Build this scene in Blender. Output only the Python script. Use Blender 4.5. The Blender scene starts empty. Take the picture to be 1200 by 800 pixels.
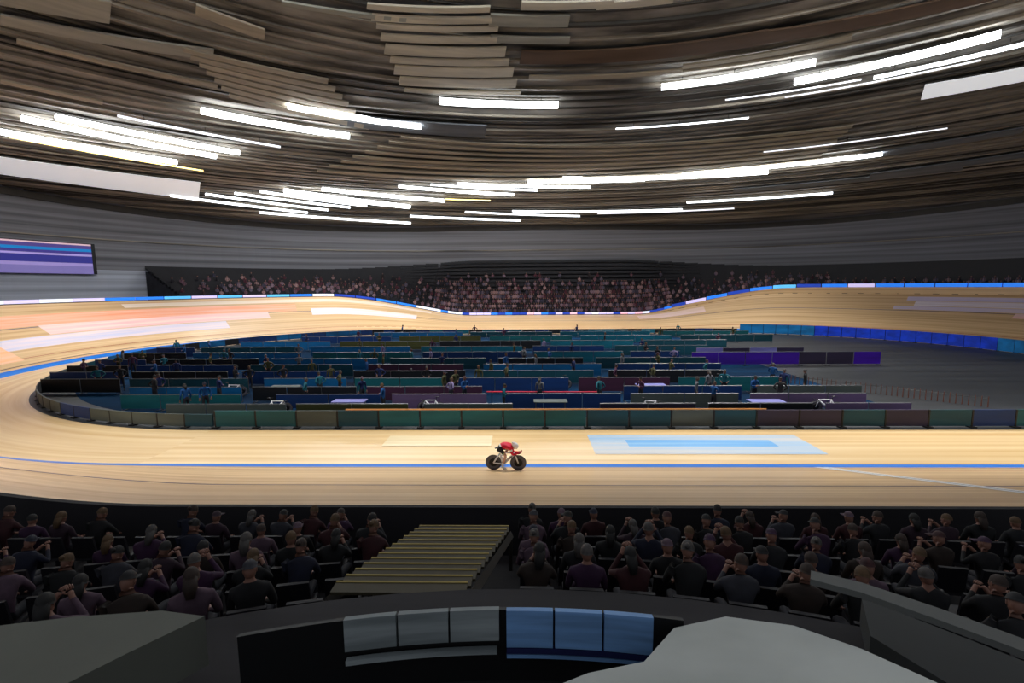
import bpy, bmesh, math, random
from mathutils import Vector, Matrix
import numpy as np
random.seed(7)
C = bpy.context.scene.collection
SC = bpy.context.scene
PI = math.pi

# ------------------------------------------------------------------ camera
EYE = Vector((0, 0, 6.954))
cam = bpy.data.cameras.new('camera')
cam.lens = 16.63; cam.sensor_width = 36; cam.clip_end = 400; cam.clip_start = .05
co = bpy.data.objects.new('camera', cam); C.objects.link(co)
R_ = Vector((0.99974808, 0.02124205, -0.0072496)); U_ = Vector((0.00470765, 0.11735938, 0.99307835)); F_ = Vector((-0.02194583, 0.9928623, -0.11722981))
co.matrix_world = Matrix(((R_.x, U_.x, -F_.x, EYE.x), (R_.y, U_.y, -F_.y, EYE.y), (R_.z, U_.z, -F_.z, EYE.z), (0, 0, 0, 1)))
SC.camera = co

# ------------------------------------------------------------------ world, exposure
w = bpy.data.worlds.new('hall_air'); SC.world = w; w.use_nodes = True
w.node_tree.nodes['Background'].inputs[0].default_value = (.62, .66, .72, 1)
w.node_tree.nodes['Background'].inputs[1].default_value = .25
SC.view_settings.view_transform = 'Standard'; SC.view_settings.look = 'None'
SC.view_settings.gamma = 1; SC.view_settings.use_curve_mapping = False
SC.view_settings.exposure = 0.85
LAMP_W = 3300          # watts of the downlight inside a bright streak-shaped lamp
GLOW = {'w': 9.0, 'g': 2.6, 'd': .7, 'y': 1.6}

# ------------------------------------------------------------------ dimensions of the hall
CX, CY, L2, R0 = 5.23, 45.295, 20.5635, 23.044
AP, BLUE, BANK = 4.379, .55, 7.1
RIM = AP + BLUE + BANK
FX = 4.0                                    # the fan shaped roof is centred on (FX, 0)
def roof_z(rho): return 18.6 + (92 - rho) * .09

def path(u, off):
    """u 0-1 near straight, 1-2 right turn, 2-3 far straight, 3-4 left turn; off = metres outside the infield edge"""
    u = u % 4; r = R0 + off
    if u < 1: return Vector((CX - L2 + 2 * L2 * u, CY - r, 0)), Vector((0, -1, 0))
    if u < 2:
        a = -PI / 2 + PI * (u - 1); n = Vector((math.cos(a), math.sin(a), 0)); return Vector((CX + L2, CY, 0)) + n * r, n
    if u < 3: return Vector((CX + L2 - 2 * L2 * (u - 2), CY + r, 0)), Vector((0, 1, 0))
    a = PI / 2 + PI * (u - 3); n = Vector((math.cos(a), math.sin(a), 0)); return Vector((CX - L2, CY, 0)) + n * r, n
TL = PI * 30
def arc_s(u):
    k = int(u // 1); fr = u - k
    seg = [2 * L2, TL, 2 * L2, TL]
    return sum(seg[i % 4] for i in range(k)) + fr * seg[k % 4]
def rise(u):
    u = u % 4
    if u < 1: d = -min(u, 1 - u) * 2 * L2
    elif u < 2: d = min(u - 1, 2 - u) * TL
    elif u < 3: d = -min(u - 2, 3 - u) * 2 * L2
    else: d = min(u - 3, 4 - u) * TL
    t = max(0, min(1, (d + 7) / 22)); t = t * t * (3 - 2 * t)
    return 1.95 + 3.47 * t
def bank_z(u, off):
    return rise(u) * max(0, off - AP - BLUE * .3) / (BANK + BLUE * .7)

# ------------------------------------------------------------------ materials
def mat(name, col, rough=.6, metal=0, spec=.4, emit=0, col2=None, scale=(1, 1, 1), coord='UV', bump=0, objcol=False, coat=0, detail=4, lo=.35, hi=.65):
    m = bpy.data.materials.new(name); m.use_nodes = True
    nt = m.node_tree; b = nt.nodes['Principled BSDF']
    b.inputs['Base Color'].default_value = (*col, 1)
    b.inputs['Roughness'].default_value = rough; b.inputs['Metallic'].default_value = metal
    b.inputs['Specular IOR Level'].default_value = spec
    b.inputs['Coat Weight'].default_value = coat; b.inputs['Coat Roughness'].default_value = .25
    if emit:
        b.inputs['Emission Color'].default_value = (*col, 1); b.inputs['Emission Strength'].default_value = emit
    src = None
    if col2 is None: col2 = tuple(c * .82 for c in col); lo, hi = .3, .7
    tc = nt.nodes.new('ShaderNodeTexCoord'); mp = nt.nodes.new('ShaderNodeMapping')
    mp.inputs['Scale'].default_value = scale
    nt.links.new(tc.outputs[coord], mp.inputs['Vector'])
    nz = nt.nodes.new('ShaderNodeTexNoise'); nz.inputs['Scale'].default_value = 1; nz.inputs['Detail'].default_value = detail
    nt.links.new(mp.outputs[0], nz.inputs['Vector'])
    cr = nt.nodes.new('ShaderNodeValToRGB')
    cr.color_ramp.elements[0].position = lo; cr.color_ramp.elements[1].position = hi
    cr.color_ramp.elements[0].color = (*col2, 1); cr.color_ramp.elements[1].color = (*col, 1)
    nt.links.new(nz.outputs['Fac'], cr.inputs[0])
    out = cr.outputs[0]
    if objcol:
        oi = nt.nodes.new('ShaderNodeObjectInfo'); mx = nt.nodes.new('ShaderNodeMix'); mx.data_type = 'RGBA'; mx.blend_type = 'MULTIPLY'
        mx.inputs[0].default_value = 1
        nt.links.new(out, mx.inputs[6]); nt.links.new(oi.outputs['Color'], mx.inputs[7]); out = mx.outputs[2]
    nt.links.new(out, b.inputs['Base Color'])
    if bump:
        bp = nt.nodes.new('ShaderNodeBump'); bp.inputs['Strength'].default_value = bump; bp.inputs['Distance'].default_value = .01
        nt.links.new(nz.outputs['Fac'], bp.inputs['Height']); nt.links.new(bp.outputs[0], b.inputs['Normal'])
    return m
def rgb(r, g, b):   # sRGB bytes to linear
    f = lambda c: (c / 255 / 12.92) if c <= 10 else ((c / 255 + .055) / 1.055) ** 2.4
    return (f(r), f(g), f(b))

# ------------------------------------------------------------------ mesh helpers
class MB:
    def __init__(s): s.v = []; s.f = []; s.m = []; s.uv = []
    def add(s, vs, fs, mi=0, uvs=None):
        k = len(s.v); s.v += [tuple(v) for v in vs]
        for i, f in enumerate(fs):
            s.f.append(tuple(k + j for j in f)); s.m.append(mi if not isinstance(mi, list) else mi[i])
            s.uv.append([uvs[j] for j in f] if uvs else None)
        return s
    def box(s, c, d, mi=0, rz=0, rx=0, ry=0, taper=1.0, bev=0):
        M = Matrix.Rotation(rz, 3, 'Z') @ Matrix.Rotation(ry, 3, 'Y') @ Matrix.Rotation(rx, 3, 'X'); c = Vector(c)
        vs = []
        for z in (-1, 1):
            for x, y in ((-1, -1), (1, -1), (1, 1), (-1, 1)):
                t = taper if z > 0 else 1
                vs.append(c + M @ Vector((x * d[0] / 2 * t, y * d[1] / 2 * t, z * d[2] / 2)))
        return s.add(vs, [(0, 3, 2, 1), (4, 5, 6, 7), (0, 1, 5, 4), (1, 2, 6, 5), (2, 3, 7, 6), (3, 0, 4, 7)], mi)
    def tube(s, pts, rad, n=8, mi=0, closed=False, flat=1.0):
        pts = [Vector(p) for p in pts]; N = len(pts)
        if not hasattr(rad, '__len__'): rad = [rad] * N
        k = len(s.v); up = None; vs = []
        for i, p in enumerate(pts):
            a = pts[(i - 1) % N] if (closed or i > 0) else p; b = pts[(i + 1) % N] if (closed or i < N - 1) else p
            t = (b - a).normalized()
            if up is None: up = Vector((0, 0, 1)) if abs(t.z) < .9 else Vector((0, 1, 0))
            e1 = t.cross(up).normalized(); e2 = e1.cross(t).normalized(); up = e2
            for j in range(n):
                q = 2 * PI * j / n
                vs.append(p + e1 * math.cos(q) * rad[i] + e2 * math.sin(q) * rad[i] * flat)
        fs = []
        for i in range(N if closed else N - 1):
            for j in range(n):
                a0 = i * n + j; a1 = i * n + (j + 1) % n; b0 = ((i + 1) % N) * n + j; b1 = ((i + 1) % N) * n + (j + 1) % n
                fs.append((a0, a1, b1, b0))
        if not closed: fs.append(tuple(range(n))[::-1]); fs.append(tuple((N - 1) * n + j for j in range(n)))
        return s.add(vs, fs, mi)
    def ball(s, c, r, nu=12, nv=8, mi=0, z0=-1, rz=0, M=None):
        c = Vector(c); vs = []; fs = []
        for i in range(nv + 1):
            ph = -PI / 2 + PI * i / nv
            if math.sin(ph) < z0: ph = math.asin(z0)
            for j in range(nu):
                q = 2 * PI * j / nu
                p = Vector((math.cos(ph) * math.cos(q) * r[0], math.cos(ph) * math.sin(q) * r[1], math.sin(ph) * r[2]))
                if M: p = M @ p
                vs.append(c + p)
        for i in range(nv):
            for j in range(nu):
                fs.append((i * nu + j, i * nu + (j + 1) % nu, (i + 1) * nu + (j + 1) % nu, (i + 1) * nu + j))
        return s.add(vs, fs, mi)
    def disc(s, c, prof, n=32, mi=0):
        """lathe about the Y axis: prof = [(radius, y)]"""
        c = Vector(c); vs = []; fs = []; P = len(prof)
        for j in range(n):
            q = 2 * PI * j / n
            for r, y in prof: vs.append(c + Vector((r * math.cos(q), y, r * math.sin(q))))
        for j in range(n):
            for i in range(P - 1):
                fs.append((j * P + i, j * P + i + 1, ((j + 1) % n) * P + i + 1, ((j + 1) % n) * P + i))
        return s.add(vs, fs, mi)
    def mesh(s, name, mats, smooth=False):
        me = bpy.data.meshes.new(name); me.from_pydata(s.v, [], s.f)
        for m in mats: me.materials.append(m)
        me.polygons.foreach_set('material_index', s.m)
        if any(s.uv):
            ul = me.uv_layers.new(name='UVMap'); k = 0; d = []
            for f, uv in zip(s.f, s.uv):
                for i in range(len(f)): d += list(uv[i]) if uv else [0, 0]
            ul.data.foreach_set('uv', d)
        if smooth: me.polygons.foreach_set('use_smooth', [True] * len(s.f))
        me.update(); return me
def link(name, me, parent=None):
    o = bpy.data.objects.new(name, me); C.objects.link(o)
    if parent: o.parent = parent
    return o
def build(name, mb, mats, parent=None, smooth=False):
    if not isinstance(mats, (list, tuple)): mats = [mats]
    return link(name, mb.mesh(name, mats, smooth), parent)
def tag(o, label=None, cat=None, group=None, kind=None):
    if label: o['label'] = label
    if cat: o['category'] = cat
    if group: o['group'] = group
    if kind: o['kind'] = kind
    return o
def empty(name, loc, rz=0):
    o = bpy.data.objects.new(name, None); C.objects.link(o); o.location = loc; o.rotation_euler = (0, 0, rz); return o
def kids(o): return [c for c in ALLK.get(o.name, [])]
def copy_tree(o, parent=None):
    c = o.copy(); C.objects.link(c); c.parent = parent
    for ch in list(o.children): copy_tree(ch, c)
    return c

# sweep a cross section [(offset, height_fn)] along the stadium path
def sweep(mb, u0, u1, prof, n=None, mi=0, cap=False):
    n = n or max(2, int((arc_s(u1) - arc_s(u0)) / 1.6))
    vs = []; uv = []; P = len(prof)
    for i in range(n + 1):
        u = u0 + (u1 - u0) * i / n
        acc = 0
        for j, (off, h) in enumerate(prof):
            p, nn = path(u, off); p.z = h(u) if callable(h) else h
            if j: acc += math.hypot(off - prof[j - 1][0], p.z - lastz)
            lastz = p.z
            vs.append(p); uv.append((arc_s(u), acc + prof[0][0]))
    fs = []
    for i in range(n):
        for j in range(P - 1):
            a = i * P + j; fs.append((a, a + P, a + P + 1, a + 1))
    if cap: fs += [tuple(range(P))[::-1], tuple(n * P + j for j in range(P))]
    return mb.add(vs, fs, mi, uv)
# block with a closed rectangular section along the path
def kerb(mb, u0, u1, o0, o1, z0, z1, n=None, mi=0):
    g = lambda z, k=0: (lambda u: (z(u) if callable(z) else z))
    return sweep(mb, u0, u1, [(o0, g(z0)), (o0, g(z1)), (o1, g(z1)), (o1, g(z0)), (o0, g(z0))], n, mi)
# ring piece under the fan roof: radii a0-b0 at angle t0 to a1-b1 at t1, thickness th, hung dz below the deck
def ring_piece(mb, a0, b0, t0, a1, b1, t1, dz, th, n=None, mi=0):
    n = n or max(2, int(abs(t0 - t1) / 1.5)); vs = []; uv = []
    for i in range(n + 1):
        k = i / n; t = math.radians(t0 + (t1 - t0) * k); a = a0 + (a1 - a0) * k; b = b0 + (b1 - b0) * k
        for r, d in ((a, dz), (b, dz), (b, dz + th), (a, dz + th)):
            vs.append((FX + r * math.cos(t), r * math.sin(t), roof_z(r) - d)); uv.append((t * 60, r))
    fs = []
    for i in range(n):
        for j in range(4):
            fs.append((i * 4 + j, i * 4 + (j + 1) % 4, (i + 1) * 4 + (j + 1) % 4, (i + 1) * 4 + j))
    fs += [(0, 1, 2, 3), tuple(n * 4 + j for j in (3, 2, 1, 0))]
    return mb.add(vs, fs, mi, uv)

# ------------------------------------------------------------------ palette
M = {}
M['wood'] = mat('pine_track_boards', rgb(226, 194, 150), .38, col2=rgb(196, 158, 112), scale=(.035, 3.2, 1), spec=.5, coat=.25, detail=6)
M['apron'] = mat('pine_apron', rgb(236, 208, 160), .34, col2=rgb(214, 176, 118), scale=(.03, 2.2, 1), spec=.5, coat=.3, detail=6)
M['blue'] = mat('blue_band_paint', rgb(20, 120, 215), .4, col2=rgb(10, 100, 200), scale=(.05, 6, 1))
M['line_dark'] = mat('dark_line_paint', rgb(50, 50, 70), .5)
M['line_red'] = mat('red_line_paint', rgb(165, 70, 50), .5)
M['line_navy'] = mat('navy_line_paint', rgb(50, 55, 110), .5)
M['line_white'] = mat('white_line_paint', rgb(238, 238, 238), .4)
M['infloor'] = mat('charcoal_infield_floor', rgb(44, 47, 50), .5, col2=rgb(24, 27, 30), scale=(.06, .5, 1), coord='Object')
M['wall_hi'] = mat('grey_wall_cladding', rgb(146, 146, 152), .7, col2=rgb(100, 99, 104), scale=(.02, 1.6, 1), detail=5)
M['wall_lo'] = mat('pale_grey_wall_cladding', rgb(215, 220, 232), .7, col2=rgb(165, 170, 182), scale=(.02, 1.8, 1), detail=5)
M['deck'] = mat('dark_roof_deck', rgb(182, 177, 168), .8, col2=rgb(78, 75, 71), scale=(.09, .55, 1), detail=7, lo=.36, hi=.66)
M['purlin'] = mat('grey_brown_steel', rgb(180, 170, 154), .6, col2=rgb(100, 94, 84), scale=(.08, .4, 1))
M['truss'] = mat('dark_truss_steel', rgb(66, 62, 56), .6, coord='Object')
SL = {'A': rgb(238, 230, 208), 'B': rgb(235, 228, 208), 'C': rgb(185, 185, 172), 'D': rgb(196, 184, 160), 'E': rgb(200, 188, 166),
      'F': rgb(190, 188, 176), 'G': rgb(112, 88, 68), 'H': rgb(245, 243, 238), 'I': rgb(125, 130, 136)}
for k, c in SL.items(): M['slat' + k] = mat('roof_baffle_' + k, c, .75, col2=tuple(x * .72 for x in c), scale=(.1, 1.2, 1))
M['tier'] = mat('dark_concrete_tier', rgb(42, 40, 44), .8, col2=rgb(28, 26, 30), scale=(.1, 2, 1), coord='Object')
M['seat'] = mat('black_seat_plastic', rgb(26, 24, 30), .5)
M['black'] = mat('black_plastic', rgb(18, 18, 20), .45, coord='Object')
M['steel'] = mat('painted_steel', rgb(120, 122, 125), .4, metal=.6, coord='Object')
M['white'] = mat('white_paint', rgb(235, 236, 240), .35, coord='Object')

# ------------------------------------------------------------------ floor, apron, track
mb = MB(); sweep(mb, 0, 4, [(-.0, 0), (0, -.3)], 200)
ring = [path(4 * i / 200, 0)[0] for i in range(200)]
mb.add([(p.x, p.y, 0) for p in ring], [tuple(range(200))])
tag(build('floor', mb, M['infloor']), kind='structure')
mb = MB(); sweep(mb, 0, 4, [(0, .004), (AP, .004)], 260)
apron = tag(build('apron', mb, M['apron']), kind='structure')
mb = MB(); sweep(mb, 0, 4, [(AP, .004), (AP + BLUE, lambda u: bank_z(u, AP + BLUE))], 260)
tag(build('blue_band', mb, M['blue']), kind='structure')
mb = MB(); sweep(mb, 0, 4, [(AP + BLUE + BANK * k / 5, (lambda u, k=k: bank_z(u, AP + BLUE + BANK * k / 5))) for k in range(6)], 300)
track = tag(build('track', mb, M['wood']), kind='structure')
mb = MB(); kerb(mb, 0, 4, RIM, RIM + .12, lambda u: -.5, lambda u: rise(u) + .06, 260)
tag(build('trim_1', mb, M['tier']), kind='structure')
def on_bank(name, u0, u1, o0, o1, m, parent, lift=.006, n=None):
    mb = MB(); z = lambda o: (lambda u: (bank_z(u, o) if o > AP else .004) + lift)
    cuts = [o0, o1]
    if o0 < AP < o1: cuts = [o0, AP, o1]
    sweep(mb, u0, u1, [(o, z(o)) for o in cuts], n); return build(name, mb, m, parent)
on_bank('black_measurement_line', 0, 4, AP + BLUE + .2, AP + BLUE + .25, M['line_dark'], track, n=260)
on_bank('red_sprint_line', 0, 4, AP + BLUE + .85, AP + BLUE + .9, M['line_red'], track, n=260)
on_bank('navy_stayer_line', 0, 4, AP + BLUE + 4.1, AP + BLUE + 4.17, M['line_navy'], track, n=260)
# white finish line across the track, at X about 12
uf = (11.75 - (CX - L2)) / (2 * L2)
def cross_line(name, xa, xb, wd, m, lift):
    mb = MB(); vs = []
    for k in range(7):
        o = AP + BLUE + (BANK - .1) * k / 6; x = xa + (xb - xa) * k / 6
        for dx in (0, wd): vs.append((x + dx, CY - R0 - o, bank_z(.5, o) + lift))
    mb.add(vs, [(2 * k, 2 * k + 1, 2 * k + 3, 2 * k + 2) for k in range(6)]); build(name, mb, m, track)
cross_line('white_finish_line', 10.9, 13.8, .5, M['line_white'], .010)
cross_line('grey_finish_strip', 11.12, 14.02, .06, M['line_dark'], .014)
# printed advertisements and a painted lamp sheen on the boards (all flat)
LIFT = [.009]
def ad_or_sheen(u0, u1, o0, o1, c, parent, soft=None):
    LIFT[0] += .002
    m = mat('print_or_sheen', c, .4, col2=soft or tuple(x * .85 + .1 for x in c), scale=(.08, 2.5, 1))
    on_bank('advert_or_sheen', u0, u1, o0, o1, m, parent, LIFT[0])
un = lambda x: (x - (CX - L2)) / (2 * L2)
ad_or_sheen(un(3.0), un(12.5), .75, 3.3, rgb(150, 185, 215), apron, rgb(196, 196, 196))
ad_or_sheen(un(4.6), un(11.0), 1.5, 2.4, rgb(80, 155, 215), apron, rgb(140, 182, 215))
ad_or_sheen(un(-6.2), un(-1.4), .9, 2.3, rgb(232, 218, 184), apron, rgb(222, 202, 160))  # pale lamp sheen painted on the apron boards
# adverts painted on the far banking
for (u0, u1, o0, o1, c, s) in [
    (3.20, 3.56, 9.2, 10.6, rgb(250, 160, 120), rgb(250, 190, 165)), (3.24, 3.50, 8.0, 9.2, rgb(250, 215, 205), rgb(245, 190, 190)),
    (3.30, 3.58, 6.7, 7.9, rgb(200, 200, 225), rgb(235, 215, 215)), (3.56, 3.66, 5.6, 8.6, rgb(250, 180, 130), rgb(240, 195, 165)),
    (3.02, 3.18, 8.3, 9.6, rgb(215, 210, 225), rgb(235, 215, 200)), (3.00, 3.40, 10.9, 11.5, rgb(225, 205, 185), rgb(235, 215, 195)),
    (1.40, 1.72, 9.2, 9.8, rgb(205, 195, 220), rgb(225, 205, 215)), (1.38, 1.70, 9.9, 10.7, rgb(240, 230, 235), rgb(220, 205, 215)),
    (1.38, 1.71, 10.8, 11.5, rgb(200, 190, 220), rgb(215, 200, 220)), (1.38, 1.60, 8.4, 9.1, rgb(245, 195, 190), rgb(235, 205, 200)),
    (1.96, 2.16, 9.6, 11.2, rgb(235, 205, 200), rgb(225, 195, 175))]:
    ad_or_sheen(u0, u1, o0, o1, c, track, s)

# ------------------------------------------------------------------ outer walls
WO = 23.7
def wall(name, u0, u1):
    mb = MB(); wtop = lambda u: roof_z(math.hypot(path(u, WO)[0].x - FX, path(u, WO)[0].y)) + .4
    sweep(mb, u0, u1, [(WO, 9.5), (WO, wtop), (WO + .3, wtop), (WO + .3, 9.5)])
    up = tag(build(name, mb, M['wall_hi']), kind='structure')
    mb = MB(); kerb(mb, u0, u1, WO - .12, WO + .3, -.5, 9.5)
    build('lower_wall', mb, M['wall_lo'], up)
    mb = MB(); kerb(mb, u0, u1, WO - .35, WO, lambda u: wtop(u) - 1.5, lambda u: wtop(u) - .7)
    build('eaves_beam', mb, M['truss'], up)
    mb = MB(); kerb(mb, u0, u1, WO - .3, WO, 13.6, 13.75)
    build('cladding_rail', mb, M['purlin'], up)
wall('wall_right', 1.02, 2.0); wall('wall_back', 2.0, 3.0); wall('wall_left', 3.0, 3.98)

# outer concourse floor between the track and the wall
mb = MB(); sweep(mb, 1.0, 4.0, [(RIM + .12, -.3), (WO, -.3)])
tag(build('concourse', mb, M['tier']), kind='structure')

# ------------------------------------------------------------------ far grandstand
NR = 13
mb = MB()
def row_z(k, u=2.5): return rise(u) + .05 + (.74 - .42 * (rise(u) - 1.95) / 3.47) * k
ST0, ST1 = 1.30, 3.33
prof = [(RIM + .5, -.3)]
for k in range(NR):
    o = RIM + .5 + .82 * k
    prof += [(o, lambda u, k=k: row_z(k, u)), (o + .82, lambda u, k=k: row_z(k, u))]
prof += [(RIM + .5 + .82 * NR, -.3)]
sweep(mb, ST0, ST1, prof, cap=True)
stand = tag(build('far_grandstand', mb, M['tier']), kind='structure')
mb = MB()
for k in range(NR):
    o = RIM + .5 + .82 * k + .5
    s = arc_s(ST0)
    n = int((arc_s(ST1) - s) / 1.1)
    for i in range(n):
        u = ST0 + (ST1 - ST0) * (i + .5) / n
        p, nn = path(u, o); a = math.atan2(nn.y, nn.x); W_ = 1.03 * (path(u + .001, o)[0] - path(u - .001, o)[0]).length / .002 * (ST1 - ST0) / n
        z = row_z(k, u)
        mb.box((p.x, p.y, z + .42), (.42, W_, .06), rz=a); q = p + nn * .24; mb.box((q.x, q.y, z + .66), (.06, W_, .42), rz=a)
seats = tag(build('seat_rows', mb, M['seat'], stand), kind='stuff')
mb = MB(); kerb(mb, ST0, ST1, RIM + .3, RIM + .42, lambda u: -.3, lambda u: rise(u) + .2)
build('front_wall', mb, M['tier'], stand)

# LED boards standing along the rim of the track, one panel after another
pal = {'b': rgb(40, 120, 230), 'l': rgb(200, 190, 235), 'w': rgb(225, 230, 245), 'c': rgb(90, 180, 235), 'n': rgb(30, 60, 160), 'p': rgb(235, 180, 195)}
LED = {k: mat('led_' + k, c, .4, emit=.45, col2=c) for k, c in pal.items()}
board = tag(empty('led_perimeter_board', path(2.5, RIM)[0]), 'long low board of glowing blue and lavender screen panels along the far track rim', 'led board')
n = 74
def tr2(u): return .08 + .85 * max(0, min(1, (2.12 - u) / .3))
for i in range(n):
    u0 = 1.42 + (3.62 - 1.42) * i / n; u1 = 1.42 + (3.62 - 1.42) * (i + .96) / n; u = (u0 + u1) / 2
    if u < 1.72: c = 'b' if random.random() < .8 else 'c'
    elif u < 2.05: c = random.choice('blccn')
    elif u < 2.7: c = random.choice('pllwnb')
    elif u < 3.15: c = random.choice('lnbw')
    elif u < 3.42: c = random.choice('bwcl')
    else: c = random.choice('lwl')
    hh = .35 if u > 2.0 else .5
    lo = tr2(u) + .02
    mb = MB(); kerb(mb, u0, u1, RIM + .13, RIM + .25, (lambda v: rise(v) + lo), (lambda v: rise(v) + lo + hh), 3)
    o = build('screen_panel', mb, LED[c], board); o.matrix_parent_inverse = Matrix.Translation(-board.location)
mb = MB(); kerb(mb, 1.42, 2.12, RIM + .0, RIM + .11, lambda v: rise(v), lambda v: rise(v) + tr2(v))
tag(build('trim_2', mb, M['wood']), kind='structure')
# big screen on the left
scr = tag(empty('video_screen', path(3.42, WO - 1)[0]), 'wide blue and violet video screen with cyan and cream bands high on the left wall', 'screen')
def sp(name, u0, u1, z0, z1, o0, o1, m):
    mb = MB(); kerb(mb, u0, u1, o0, o1, z0, z1, 8); o = build(name, mb, m, scr); o.matrix_parent_inverse = Matrix.Translation(-scr.location)
# ------------------------------------------------------------------ roof
ceil_mb = MB(); vs = []; uv = []; NT = 90
rr = [14 + 2.5 * i for i in range(40)]
for i in range(NT + 1):
    t = PI * i / NT
    for r in rr: vs.append((FX + r * math.cos(t), r * math.sin(t), roof_z(r))); uv.append((t * 60, r))
fs = [(i * len(rr) + j, i * len(rr) + j + 1, (i + 1) * len(rr) + j + 1, (i + 1) * len(rr) + j) for i in range(NT) for j in range(len(rr) - 1)]
ceil_mb.add(vs, fs, 0, uv)
ceiling = tag(build('ceiling', ceil_mb, M['deck']), kind='structure')
random.seed(3)
r = 24
while r < 93:
    mb = MB(); wd = random.uniform(.12, .3)
    ring_piece(mb, r, r + wd, 160, r, r + wd, 20, .02, random.uniform(.1, .22), 60)
    build('purlin', mb, M['purlin'] if random.random() < .7 else M['truss'], ceiling)
    r += random.uniform(.9, 1.6)
LUM = [  # short roof lamps drawn out to the length of their light streaks
(64.1,141.3,66.0,128.3,0.32,'w','outermost left of the long white lamp streaks, lowest of the upper left run'),
(65.4,139.1,68.0,126.2,0.11,'y','thin amber lamp streak just under the lowest white streak at upper left'),
(60.0,138.5,62.4,125.3,0.30,'w','long white lamp streak second up in the left run of three'),
(58.2,136.6,60.4,123.4,0.29,'w','long white lamp streak topmost in the left run of three'),
(55.5,132.8,57.2,119.9,0.14,'d','dim thin grey lamp streak above the left run of white streaks'),
(51.2,126.9,52.2,113.5,0.35,'w','thick bright lamp streak left of the centre pair at upper left'),
(47.4,119.7,48.4,106.2,0.33,'w','thick bright lamp streak left of the lone centre streak'),
(43.1,104.6,43.0,91.1,0.34,'w','lone level bright lamp streak at top centre'),
(40.8,79.8,40.2,64.9,0.30,'w','thick bright lamp streak right of centre'),
(42.7,66.4,41.9,51.1,0.32,'w','longest thick bright lamp streak at upper right'),
(44.4,59.5,44.1,48.7,0.17,'g','thinner pale lamp streak just below the longest one at upper right'),
(45.2,66.9,45.1,51.9,0.08,'d','thin dim lamp streak below the longest one at upper right'),
(44.2,72.7,44.3,60.5,0.08,'d','thin dim lamp streak below the bright one right of centre'),
(48.3,83.9,48.4,69.9,0.09,'g','thin pale lamp streak alone over the beige slats right of centre'),
(58.0,67.6,58.2,52.8,0.08,'d','very thin dim lamp streak above the right end of the lower long run'),
(80.5,128.5,84.8,116.5,0.21,'g','leftmost pale lamp streak of the stepped lower left run'),
(78.1,125.8,82.4,114.5,0.20,'g','second pale lamp streak of the stepped lower left run'),
(76.4,123.4,80.1,112.3,0.20,'g','third pale lamp streak of the stepped lower left run'),
(74.5,121.2,78.6,110.6,0.22,'g','fourth pale lamp streak of the stepped lower left run'),
(73.1,119.0,78.1,105.9,0.38,'w','bright broad lamp streak ending the stepped lower left run'),
(71.0,115.4,74.0,102.1,0.30,'w','bright lamp streak topmost in the lower left run'),
(73.1,102.1,73.5,96.8,0.12,'y','short amber lamp streak right of the lower left run'),
(86.5,121.0,89.5,105.5,0.23,'g','low pale lamp streak under the stepped lower left run'),
(67.7,107.5,70.3,94.2,0.23,'w','left end lamp streak of the long lower run at centre'),
(66.3,104.0,68.2,91.5,0.17,'g','second lamp streak of the long lower run at centre'),
(65.5,100.9,67.0,85.4,0.20,'w','third lamp streak of the long lower run at centre'),
(64.0,92.9,64.6,79.4,0.28,'w','fourth lamp streak of the long lower run right of centre'),
(63.1,88.8,65.2,66.7,0.33,'w','fifth and broadest lamp streak of the long lower run'),
(63.4,75.3,63.2,57.1,0.28,'w','right end lamp streak of the long lower run'),
(84.2,105.7,86.4,92.8,0.22,'g','leftmost lamp streak of the lowest centre row'),
(80.5,99.5,83.7,85.9,0.17,'g','second lamp streak of the lowest centre row'),
(79.7,94.0,81.5,74.5,0.17,'g','third lamp streak of the lowest centre row'),
(82.2,83.9,82.9,69.1,0.14,'d','dim fourth lamp streak of the lowest centre row'),
(77.3,74.2,78.0,60.3,0.20,'g','rightmost lamp streak of the lowest row'),
]
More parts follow.
